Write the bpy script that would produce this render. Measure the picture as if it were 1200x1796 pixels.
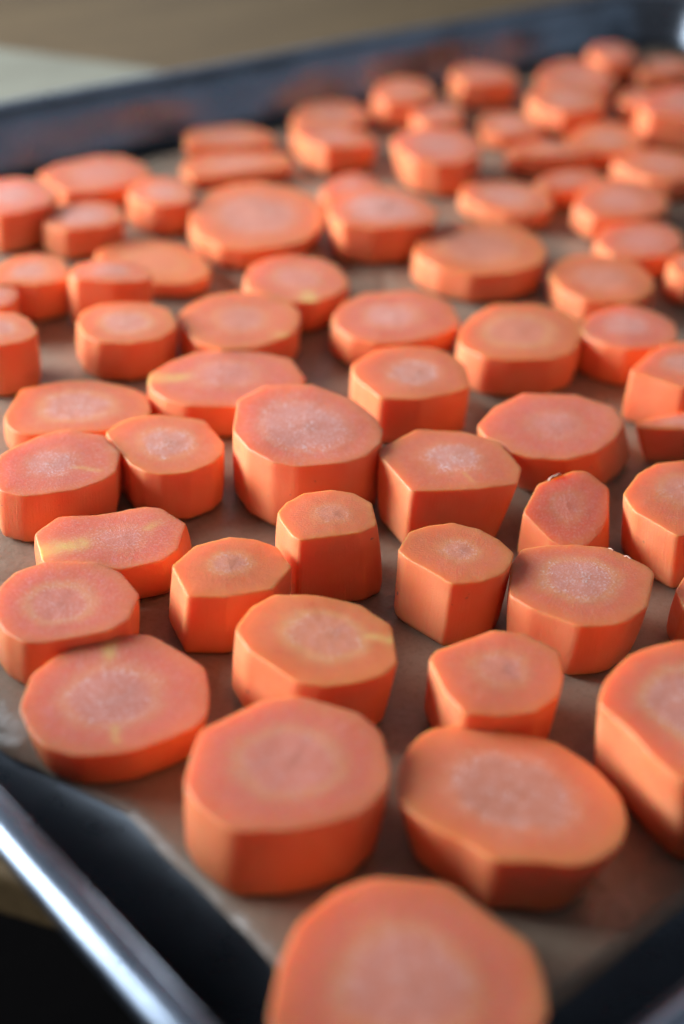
import bpy, bmesh, math, random
from mathutils import Vector, Matrix, noise

# ------------------------------------------------------------------ clear
for _o in list(bpy.data.objects):
    bpy.data.objects.remove(_o)
SC = bpy.context.scene
COL = SC.collection
MM = 0.001                                # the tables below are in millimetres in the tray's own frame
R = math.radians

# ------------------------------------------------------------------ camera
cam_d = bpy.data.cameras.new('camera')
cam = bpy.data.objects.new('camera', cam_d)
COL.objects.link(cam)
cam_d.sensor_fit = 'VERTICAL'
cam_d.sensor_height = 36.0
cam_d.lens = 54.12
cam_d.clip_start = 0.01
cam_d.clip_end = 20.0
_f = Vector((0.57533182, 0.60627324, -0.54902282)).normalized()
_u = Vector((0.31326372, 0.45672569, 0.83262686))
_r = _f.cross(_u).normalized()
_u = _r.cross(_f)
_m = Matrix((_r, _u, -_f)).transposed().to_4x4()
_m.translation = Vector((-294.06, -224.64, 167.7)) * MM
cam.matrix_world = _m
cam_d.dof.use_dof = True
cam_d.dof.focus_distance = 0.279
cam_d.dof.aperture_fstop = 7.1
cam_d.dof.aperture_blades = 0
SC.camera = cam

# ------------------------------------------------------------------ world: a dim room
w = bpy.data.worlds.new('World')
SC.world = w
w.use_nodes = True
_bg = w.node_tree.nodes['Background']
_bg.inputs['Color'].default_value = (0.80, 0.86, 1.0, 1)
_bg.inputs['Strength'].default_value = 0.135

# ------------------------------------------------------------------ window light from the left and back, plus an added fill
WIN_COLOR = (0.80, 0.90, 1.0)
def area_lamp(name, target, to_light, dist, sx, sy, watts, color):
    ld = bpy.data.lights.new(name, 'AREA')
    ld.shape = 'RECTANGLE'
    ld.size, ld.size_y = sx, sy
    ld.energy = watts
    ld.color = color
    lo = bpy.data.objects.new(name, ld)
    COL.objects.link(lo)
    d = Vector(to_light).normalized()
    lo.location = Vector(target) + d * dist
    lo.rotation_euler = d.to_track_quat('Z', 'Y').to_euler()
    return lo
# camera frame: left = (-0.725, 0.688), away = (0.688, 0.725) in tray axes
area_lamp('window_light', (-0.05, 0.10, 0.0), (-0.72, 0.69, 0.34), 0.66, 0.56, 0.40, 4.5, WIN_COLOR).data.spread = R(80)
area_lamp('far_window_light', (-0.05, 0.02, 0.0), (0.30, 0.92, 0.55), 1.5, 1.1, 0.7, 1.3, (0.80, 0.90, 1.0))
area_lamp('wall_fill_light', (0.0, 0.1, 0.0), (0.62, -0.78, 0.30), 1.6, 1.2, 0.8, 1.0, (0.50, 0.72, 1.0))  # added lamp, no known source: gives the far tray wall its bluish reflection

# ------------------------------------------------------------------ exposure
SC.view_settings.view_transform = 'Standard'
SC.view_settings.look = 'None'
SC.view_settings.gamma = 1.0
SC.view_settings.use_curve_mapping = False
SC.view_settings.exposure = 0.15
SC.render.engine = 'CYCLES'
SC.cycles.use_denoising = True
SC.cycles.max_bounces = 5
SC.cycles.use_adaptive_sampling = True
SC.cycles.adaptive_threshold = 0.035
SC.cycles.diffuse_bounces = 3
SC.cycles.glossy_bounces = 3
SC.cycles.caustics_reflective = False
SC.cycles.caustics_refractive = False
SC.cycles.sample_clamp_indirect = 4.0

# ------------------------------------------------------------------ helpers
def tag(o, label=None, cat=None, group=None, kind=None):
    if label: o['label'] = label
    if cat: o['category'] = cat
    if group: o['group'] = group
    if kind: o['kind'] = kind
    return o

def mesh_obj(name, verts, faces, mat, parent=None, smooth=True):
    me = bpy.data.meshes.new(name)
    me.from_pydata([tuple(v) for v in verts], [], faces)
    me.update()
    if smooth:
        me.polygons.foreach_set('use_smooth', [True] * len(me.polygons))
    me.materials.append(mat)
    o = bpy.data.objects.new(name, me)
    COL.objects.link(o)
    if parent: o.parent = parent
    return o

def empty(name, loc):
    o = bpy.data.objects.new(name, None)
    o.location = loc
    o.empty_display_size = 0.01
    COL.objects.link(o)
    return o

class NT:
    """small helper round a material's node tree"""
    def __init__(s, name):
        s.mat = bpy.data.materials.new(name)
        s.mat.use_nodes = True
        s.t = s.mat.node_tree
        s.b = s.t.nodes['Principled BSDF']
        s.out = s.t.nodes['Material Output']
    def n(s, kind, **kw):
        nd = s.t.nodes.new(kind)
        for k, v in kw.items(): setattr(nd, k, v)
        return nd
    def link(s, a, b): s.t.links.new(a, b)
    def put(s, sock, v):
        if hasattr(v, 'is_linked') or isinstance(v, bpy.types.NodeSocket): s.link(v, sock)
        else: sock.default_value = v
    def math(s, op, a, b=None, c=None, clamp=False):
        nd = s.n('ShaderNodeMath', operation=op, use_clamp=clamp)
        s.put(nd.inputs[0], a)
        if b is not None: s.put(nd.inputs[1], b)
        if c is not None: s.put(nd.inputs[2], c)
        return nd.outputs[0]
    def smooth(s, x, lo, hi, o0=0.0, o1=1.0):
        nd = s.n('ShaderNodeMapRange', interpolation_type='SMOOTHSTEP')
        s.put(nd.inputs['Value'], x)
        s.put(nd.inputs['From Min'], lo); s.put(nd.inputs['From Max'], hi)
        s.put(nd.inputs['To Min'], o0); s.put(nd.inputs['To Max'], o1)
        return nd.outputs[0]
    def mix(s, fac, a, b, blend='MIX'):
        nd = s.n('ShaderNodeMix', data_type='RGBA', blend_type=blend)
        s.put(nd.inputs[0], fac); s.put(nd.inputs[6], a); s.put(nd.inputs[7], b)
        return nd.outputs[2]
    def attr(s, name, kind='GEOMETRY'):
        nd = s.n('ShaderNodeAttribute', attribute_type=kind, attribute_name=name)
        return nd
    def noise(s, vec, scale, detail=2.0, rough=0.5):
        nd = s.n('ShaderNodeTexNoise')
        if vec is not None: s.link(vec, nd.inputs['Vector'])
        nd.inputs['Scale'].default_value = scale
        nd.inputs['Detail'].default_value = detail
        nd.inputs['Roughness'].default_value = rough
        return nd.outputs['Fac']
    def obj(s):
        return s.n('ShaderNodeTexCoord').outputs['Object']
    def bump(s, h, strength, dist, prev=None):
        nd = s.n('ShaderNodeBump')
        nd.inputs['Strength'].default_value = strength
        nd.inputs['Distance'].default_value = dist
        s.link(h, nd.inputs['Height'])
        if prev is not None: s.link(prev, nd.inputs['Normal'])
        return nd.outputs['Normal']
def rgb(r, g, b): return (r, g, b, 1.0)

# ------------------------------------------------------------------ materials
def mat_carrot():
    m = NT('carrot')
    b = m.b
    co = m.obj()
    seed = m.attr('seed', 'OBJECT').outputs['Fac']
    core = m.attr('core_size', 'OBJECT').outputs['Fac']
    pale = m.attr('pale', 'OBJECT').outputs['Fac']
    ring = m.attr('ring', 'OBJECT').outputs['Fac']
    pink = m.attr('pink', 'OBJECT').outputs['Fac']
    rad0 = m.attr('rad').outputs['Fac']
    cs = m.attr('cs').outputs['Vector']
    streak = m.attr('streak').outputs['Fac']
    sv = m.n('ShaderNodeCombineXYZ')
    m.link(seed, sv.inputs[0]); m.link(m.math('MULTIPLY', seed, 1.7), sv.inputs[1]); m.link(seed, sv.inputs[2])
    def off(vec, k):
        a = m.n('ShaderNodeVectorMath', operation='MULTIPLY'); m.link(vec, a.inputs[0]); a.inputs[1].default_value = k
        d = m.n('ShaderNodeVectorMath', operation='ADD'); m.link(a.outputs[0], d.inputs[0]); m.link(sv.outputs[0], d.inputs[1])
        return d.outputs[0]
    co2 = off(co, (1, 1, 1))
    n_low = m.noise(co2, 160, 2)
    n_mid = m.noise(co2, 520, 3, 0.6)
    n_fine = m.noise(co2, 2300, 3, 0.65)
    spoke2 = m.noise(off(cs, (11.0, 11.0, 2.2)), 3.0, 2, 0.6)        # fibres running outwards
    rad = m.math('ADD', rad0, m.math('MULTIPLY', m.math('SUBTRACT', n_low, 0.5), 0.20))
    rad = m.math('ADD', rad, m.math('MULTIPLY', m.math('SUBTRACT', spoke2, 0.5), 0.16))
    inner = m.smooth(rad, m.math('SUBTRACT', core, 0.12), m.math('ADD', core, 0.09), 1.0, 0.0)
    heart = m.smooth(rad, 0.0, m.math('MULTIPLY', core, 0.6), 1.0, 0.0)
    r_in = m.smooth(rad, m.math('SUBTRACT', core, 0.06), m.math('ADD', core, 0.06))
    r_out = m.smooth(rad, m.math('ADD', core, 0.06), m.math('ADD', core, 0.30), 1.0, 0.0)
    ringm = m.math('MULTIPLY', m.math('MULTIPLY', r_in, r_out), m.math('MULTIPLY', ring, 0.5))
    rim = m.smooth(m.math('ADD', rad0, m.math('MULTIPLY', n_low, 0.2)), 0.80, 1.08)
    side = m.smooth(rad0, 0.985, 1.02)
    flesh = m.mix(pink, rgb(0.82, 0.190, 0.034), rgb(0.80, 0.160, 0.070))
    flesh = m.mix(m.math('MULTIPLY', m.smooth(spoke2, 0.35, 0.75), 0.16), flesh, rgb(0.87, 0.30, 0.17))
    flesh = m.mix(m.math('MULTIPLY', m.smooth(n_mid, 0.45, 0.75), 0.25), flesh, rgb(0.68, 0.12, 0.045))
    flesh = m.mix(ringm, flesh, rgb(0.84, 0.38, 0.14))
    corec = m.mix(m.smooth(n_mid, 0.3, 0.7), rgb(0.70, 0.27, 0.18), rgb(0.76, 0.38, 0.32))
    corec = m.mix(m.math('MULTIPLY', heart, 0.35), corec, rgb(0.72, 0.34, 0.21))
    corec = m.mix(m.attr('dull', 'OBJECT').outputs['Fac'], corec, rgb(0.42, 0.19, 0.13))
    flesh = m.mix(m.math('MULTIPLY', inner, m.math('ADD', 0.10, m.math('MULTIPLY', pale, 0.48))), flesh, corec)
    # dried white fibre ends, thickest over the core and just round it
    patch = m.smooth(m.noise(co2, 330, 2), 0.32, 0.62)
    gap = m.math('MULTIPLY', m.smooth(rad, m.math('MULTIPLY', core, 0.30), m.math('MULTIPLY', core, 0.60)), m.smooth(rad, m.math('MULTIPLY', core, 0.72), m.math('MULTIPLY', core, 0.98), 1.0, 0.0))
    patch = m.math('MULTIPLY', patch, m.math('SUBTRACT', 1.0, m.math('MULTIPLY', gap, 0.6)))
    spk = m.smooth(m.math('ADD', m.math('MULTIPLY', n_fine, 0.8), m.math('MULTIPLY', spoke2, 0.22)), 0.50, 0.64)
    frost = m.smooth(rad, m.math('ADD', core, -0.05), m.math('ADD', core, 0.22), 1.0, 0.0)
    cover = m.math('ADD', m.math('MULTIPLY', m.math('MULTIPLY', frost, patch), m.math('MULTIPLY', pale, 0.85)), m.math('MULTIPLY', pink, 0.22))
    flesh = m.mix(m.math('MULTIPLY', spk, cover), flesh, rgb(0.94, 0.78, 0.74))
    flesh = m.mix(m.math('MULTIPLY', rim, m.math('SUBTRACT', 0.85, m.math('MULTIPLY', pink, 0.35))), flesh, rgb(0.86, 0.215, 0.025))
    flesh = m.mix(m.math('MULTIPLY', streak, m.smooth(n_mid, 0.2, 0.6, 0.45, 1.0)), flesh, rgb(0.86, 0.55, 0.16))
    grain = m.noise(off(cs, (16.0, 16.0, 0.5)), 3.0, 3, 0.6)        # fibres running down the peeled side
    skin = m.mix(m.smooth(n_low, 0.35, 0.7), rgb(0.945, 0.192, 0.010), rgb(0.945, 0.225, 0.018))
    skin = m.mix(m.math('MULTIPLY', m.smooth(grain, 0.45, 0.75), 0.16), skin, rgb(0.92, 0.30, 0.10))
    skin = m.mix(m.math('MULTIPLY', m.smooth(m.noise(co2, 620, 1), 0.775, 0.81), 0.7), skin, rgb(0.22, 0.07, 0.02))
    colr = m.mix(side, flesh, skin)
    m.link(colr, b.inputs['Base Color'])
    # scatter is faded out at the seam between flesh and core so that the two meshes meet without a line
    seam = m.smooth(m.math('SUBTRACT', rad0, core), 0.0, 0.20, 0.0, 1.0)
    b.subsurface_method = 'RANDOM_WALK'
    m.link(m.math('MULTIPLY', seam, 0.9), b.inputs['Subsurface Weight'])
    b.inputs['Subsurface Radius'].default_value = (1.0, 0.34, 0.10)
    b.inputs['Subsurface Scale'].default_value = 0.0060
    b.inputs['Subsurface Anisotropy'].default_value = 0.3
    m.link(m.smooth(n_mid, 0.3, 0.7, 0.30, 0.48), b.inputs['Roughness'])
    m.link(m.smooth(side, 0.0, 1.0, 0.6, 0.42), b.inputs['Specular IOR Level'])
    b.inputs['Sheen Weight'].default_value = 0.0
    b.inputs['Sheen Roughness'].default_value = 0.4
    hgt = m.math('ADD', m.math('MULTIPLY', n_fine, 0.5), m.math('MULTIPLY', m.math('MULTIPLY', spoke2, m.math('SUBTRACT', 1.0, side)), 0.3))
    hgt = m.math('ADD', hgt, m.math('MULTIPLY', m.math('MULTIPLY', grain, side), 0.5))
    nn = m.bump(hgt, 0.6, 0.00026)
    m.link(nn, b.inputs['Normal'])
    # thin chalky layer of dried cells over the wet flesh
    dry = m.n('ShaderNodeBsdfDiffuse')
    m.link(m.mix(0.75, colr, rgb(0.92, 0.56, 0.58)), dry.inputs['Color'])
    m.link(nn, dry.inputs['Normal'])
    mx = m.n('ShaderNodeMixShader')
    m.link(m.math('MULTIPLY', m.math('ADD', 0.095, m.math('MULTIPLY', side, 0.095)), m.math('ADD', 0.6, m.math('MULTIPLY', n_low, 0.8))), mx.inputs['Fac'])
    m.link(b.outputs[0], mx.inputs[1]); m.link(dry.outputs[0], mx.inputs[2])
    m.link(mx.outputs[0], m.out.inputs['Surface'])
    return m.mat

def mat_fibre():
    m = NT('dry_carrot_fibre')
    m.b.inputs['Base Color'].default_value = rgb(0.85, 0.72, 0.64)
    m.b.inputs['Roughness'].default_value = 0.9
    m.b.inputs['Specular IOR Level'].default_value = 0.1
    n = m.noise(m.obj(), 3000, 2)
    m.link(m.mix(n, rgb(0.74, 0.58, 0.48), rgb(0.7, 0.36, 0.2)), m.b.inputs['Base Color'])
    return m.mat

def mat_metal(name, col, rough, dent=0.9):
    m = NT(name)
    co = m.obj()
    b = m.b
    b.inputs['Metallic'].default_value = 1.0
    n1 = m.noise(co, 22, 4, 0.6)
    n2 = m.noise(co, 160, 4, 0.6)
    m.link(m.mix(m.smooth(n1, 0.35, 0.7), rgb(*[c * 0.72 for c in col]), rgb(*col)), b.inputs['Base Color'])
    m.link(m.math('ADD', m.math('MULTIPLY', n2, 0.16), m.math('ADD', rough - 0.1, m.math('MULTIPLY', n1, 0.08))), b.inputs['Roughness'])
    nn = m.bump(m.noise(co, 11, 2), dent, 0.016)
    nn = m.bump(n2, 0.05, 0.001, nn)
    m.link(nn, b.inputs['Normal'])
    return m.mat

def mat_paper():
    m = NT('parchment')
    co = m.obj()
    b = m.b
    n1 = m.noise(co, 14, 3, 0.55)
    n2 = m.noise(co, 900, 4, 0.7)
    c = m.mix(n1, rgb(0.26, 0.185, 0.125), rgb(0.36, 0.275, 0.20))
    c = m.mix(m.math('MULTIPLY', m.smooth(n2, 0.45, 0.7), 0.35), c, rgb(0.19, 0.12, 0.072))
    m.link(c, b.inputs['Base Color'])
    m.link(m.smooth(n2, 0.2, 0.8, 0.30, 0.5), b.inputs['Roughness'])
    b.inputs['Specular IOR Level'].default_value = 0.55
    vo = m.n('ShaderNodeTexVoronoi', feature='DISTANCE_TO_EDGE')
    vo.inputs['Scale'].default_value = 26
    m.link(co, vo.inputs['Vector'])
    nn = m.bump(m.smooth(vo.outputs['Distance'], 0.0, 0.09), 0.35, 0.0008)
    nn = m.bump(m.noise(co, 110, 4, 0.6), 0.6, 0.0009, nn)
    nn = m.bump(n2, 0.3, 0.0002, nn)
    m.link(nn, b.inputs['Normal'])
    return m.mat

def mat_wood(name, c1, c2, rough=0.45):
    m = NT(name)
    co = m.obj()
    mp = m.n('ShaderNodeMapping')
    mp.inputs['Scale'].default_value = (1.0, 9.0, 6.0)
    mp.inputs['Rotation'].default_value = (0, 0, R(20))
    m.link(co, mp.inputs['Vector'])
    n1 = m.noise(mp.outputs[0], 5.0, 5, 0.6)
    n2 = m.noise(mp.outputs[0], 60.0, 4, 0.65)
    c = m.mix(m.smooth(n1, 0.3, 0.72), rgb(*c1), rgb(*c2))
    c = m.mix(m.math('MULTIPLY', m.smooth(n2, 0.5, 0.75), 0.5), c, rgb(*[x * 0.55 for x in c1]))
    m.link(c, m.b.inputs['Base Color'])
    m.b.inputs['Roughness'].default_value = rough
    m.link(m.bump(n2, 0.2, 0.0006), m.b.inputs['Normal'])
    return m.mat

CARROT = mat_carrot()
FIBRE = mat_fibre()
METAL = mat_metal('tray_metal', (0.22, 0.24, 0.27), 0.27)
RIM_METAL = mat_metal('rim_metal', (0.52, 0.60, 0.72), 0.28, 0.15)  # paler and bluer than the tray: window highlight put into the rim's colour
PAPER = mat_paper()
WOOD = mat_wood('table_wood', (0.135, 0.082, 0.034), (0.19, 0.12, 0.052))
BOARD = mat_wood('pale_board', (0.27, 0.25, 0.185), (0.32, 0.30, 0.225), 0.55)
DARK = mat_wood('dark_floor', (0.020, 0.016, 0.014), (0.030, 0.024, 0.020), 0.6)

# ------------------------------------------------------------------ the setting
def prism(name, pts, z0, z1, mat, parent=None, bevel=0.0):
    bm = bmesh.new()
    lo = [bm.verts.new((x, y, z0)) for x, y in pts]
    f = bm.faces.new(lo)
    g = bmesh.ops.extrude_face_region(bm, geom=[f])
    bmesh.ops.translate(bm, vec=(0, 0, z1 - z0), verts=[v for v in g['geom'] if isinstance(v, bmesh.types.BMVert)])
    if bevel:
        bmesh.ops.bevel(bm, geom=list(bm.edges), offset=bevel, segments=3, affect='EDGES', profile=0.5)
    bmesh.ops.recalc_face_normals(bm, faces=list(bm.faces))
    me = bpy.data.meshes.new(name)
    bm.to_mesh(me); bm.free()
    me.materials.append(mat)
    o = bpy.data.objects.new(name, me)
    COL.objects.link(o)
    if parent: o.parent = parent
    return o

TABLE_Z = -0.0030
fl = mesh_obj('floor', [(-3, -3, -0.74), (3, -3, -0.74), (3, 3, -0.74), (-3, 3, -0.74)], [(0, 1, 2, 3)], DARK, smooth=False)
tag(fl, kind='structure')
ed = Vector((0.537, -0.843)); en = Vector((0.843, 0.537))          # direction of the table's front edge, and inwards
e0 = Vector((-0.214, -0.088))
tb = [e0 + ed * 0.9, e0 + en * 1.5 + ed * 0.9, e0 + en * 1.5 - ed * 0.9, e0 - ed * 0.9]
table = prism('tabletop', [tuple(p) for p in tb], TABLE_Z - 0.010, TABLE_Z, WOOD, bevel=0.002)
tag(table, 'brown wooden tabletop under the baking tray', 'table', kind='structure')

bd = Vector((-0.622, 0.783)); bn = Vector((-0.783, -0.622))
b0 = Vector((0.004, 0.203))
bp = [b0, b0 + bd * 0.32, b0 + bd * 0.32 + bn * 0.20, Vector((-0.30, 0.178)), Vector((0.012, 0.178))]
board = prism('cutting_board', [tuple(p) for p in bp], TABLE_Z + 0.0003, TABLE_Z + 0.005, BOARD, bevel=0.0012)
tag(board, 'pale board lying on the table behind the tray', 'board')

# ------------------------------------------------------------------ baking tray
RIM = (-219.5, 216.0, -163.0, 157.0)                               # rim's inner line: left, right, near, far
def rrect(inset, rad, seg=10):
    x0, x1, y0, y1 = RIM
    x0 += inset; x1 -= inset; y0 += inset; y1 -= inset
    rad = max(rad - inset, 3.0)
    pts = []
    for cx, cy, a0 in ((x1 - rad, y0 + rad, -90), (x1 - rad, y1 - rad, 0), (x0 + rad, y1 - rad, 90), (x0 + rad, y0 + rad, 180)):
        for i in range(seg + 1):
            a = R(a0 + 90.0 * i / seg)
            pts.append((cx + rad * math.cos(a), cy + rad * math.sin(a)))
    # subdivide the straight sides a little so that they can be slightly bent
    out = []
    for i, p in enumerate(pts):
        q = pts[(i + 1) % len(pts)]
        out.append(p)
        d = math.hypot(q[0] - p[0], q[1] - p[1])
        if d > 60:
            for k in range(1, 12):
                out.append((p[0] + (q[0] - p[0]) * k / 12, p[1] + (q[1] - p[1]) * k / 12))
    return out
def loft(name, profile, parent, close_first=False, close_last=False, rad=26.0, mat=None):
    verts, faces = [], []
    rings = []
    for inset, z in profile:
        r = []
        for x, y in rrect(inset, rad):
            wob = 0.5 * noise.noise(Vector((x * 0.012, y * 0.012, 3.0))) + 0.25 * noise.noise(Vector((x * 0.04, y * 0.04, 9.0)))
            k = max(0.0, min(1.0, z / 10.0))
            r.append(len(verts)); verts.append(((x + wob * k) * MM, (y + wob * k) * MM, (z + 0.5 * wob * k) * MM))
        rings.append(r)
    n = len(rings[0])
    for a, b in zip(rings, rings[1:]):
        for i in range(n):
            faces.append((a[i], a[(i + 1) % n], b[(i + 1) % n], b[i]))
    if close_first: faces.append(tuple(reversed(rings[0])))
    if close_last: faces.append(tuple(rings[-1]))
    return mesh_obj(name, verts, faces, mat or METAL, parent)
FZ = -1.6                                                          # tray floor
tray = empty('baking_tray', (0, 0, 0))
tag(tray, 'dark grey metal baking tray holding the carrot slices', 'baking tray')
INS = 7.0
base = loft('base', [(INS, FZ - 1.0), (INS, FZ)], tray, True, True)
wall_p = [(INS, FZ)]
for i in range(1, 8):                                              # rounded foot
    a = R(68.0 * i / 7)
    wall_p.append((INS - 2.2 * math.sin(a), FZ + 2.2 * (1 - math.cos(a))))
for k in (0.33, 0.66, 1.0):
    wall_p.append((wall_p[7][0] * (1 - k) + 0.6 * k, wall_p[7][1] * (1 - k) + 15.0 * k))
def outer(p, t=0.9): return [(a - t * 0.8, b - t * 0.55) for a, b in p]
wall = loft('wall', wall_p + [(0.0, 15.4)] + list(reversed(outer(wall_p[1:]))) + [(INS, FZ - 1.0)], tray)
rim_p = []
for i in range(15):
    a = R(10 + 330.0 * i / 14)
    rim_p.append((-2.6 + 2.7 * math.cos(a), 13.9 + 2.4 * math.sin(a)))
rim = loft('rim', rim_p + [rim_p[0]], tray, mat=RIM_METAL)

# ------------------------------------------------------------------ parchment
def parchment():
    x0, x1, y0, y1 = -199.0, 198.0, -147.0, 139.0
    nx, ny = 110, 84
    wall_top = []
    def ground(x, y):
        z = 0.0
        # climbs the near wall and the foot of the other walls
        d = (RIM[2] + INS) - y
        if d > 0: z = 0.08 * d * d
        return z
    verts, faces = [], []
    for j in range(ny + 1):
        for i in range(nx + 1):
            x = x0 + (x1 - x0) * i / nx
            y = y0 + (y1 - y0) * j / ny
            ex = 2.2 * noise.noise(Vector((y * 0.02, 4.0, 0))) + 0.8 * noise.noise(Vector((y * 0.09, 2.0, 0))); ey = 1.4 * noise.noise(Vector((x * 0.02, 8.0, 0)))
            if i == 0: ex -= 8.0 * max(0.0, min(1.0, (y + 82.0) / 22.0))
            xx = x + (ex if i in (0, nx) else 0); yy = y + (ey if j in (0, ny) else 0)
            z = -0.75 + 0.45 * noise.noise(Vector((x * 0.016, y * 0.016, 1.0))) + 0.25 * noise.noise(Vector((x * 0.06, y * 0.045, 5.0)))
            z = min(z, -0.15)
            e = min(x - x0, x1 - x) / 12.0
            if e < 1: z += 0.35 * (1 - e) ** 2 * (0.5 + noise.noise(Vector((x * 0.01, y * 0.025, 2.0))))
            verts.append((xx * MM, yy * MM, (max(z, -1.35) + ground(xx, yy)) * MM))
    for j in range(ny):
        for i in range(nx):
            a = j * (nx + 1) + i
            faces.append((a, a + 1, a + nx + 2, a + nx + 1))
    o = mesh_obj('parchment_paper', verts, faces, PAPER)
    sm = o.modifiers.new('thickness', 'SOLIDIFY'); sm.thickness = 0.00012; sm.offset = -1
    tag(o, 'brown parchment paper lining the baking tray under the carrots', 'parchment paper')
parchment()

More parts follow.
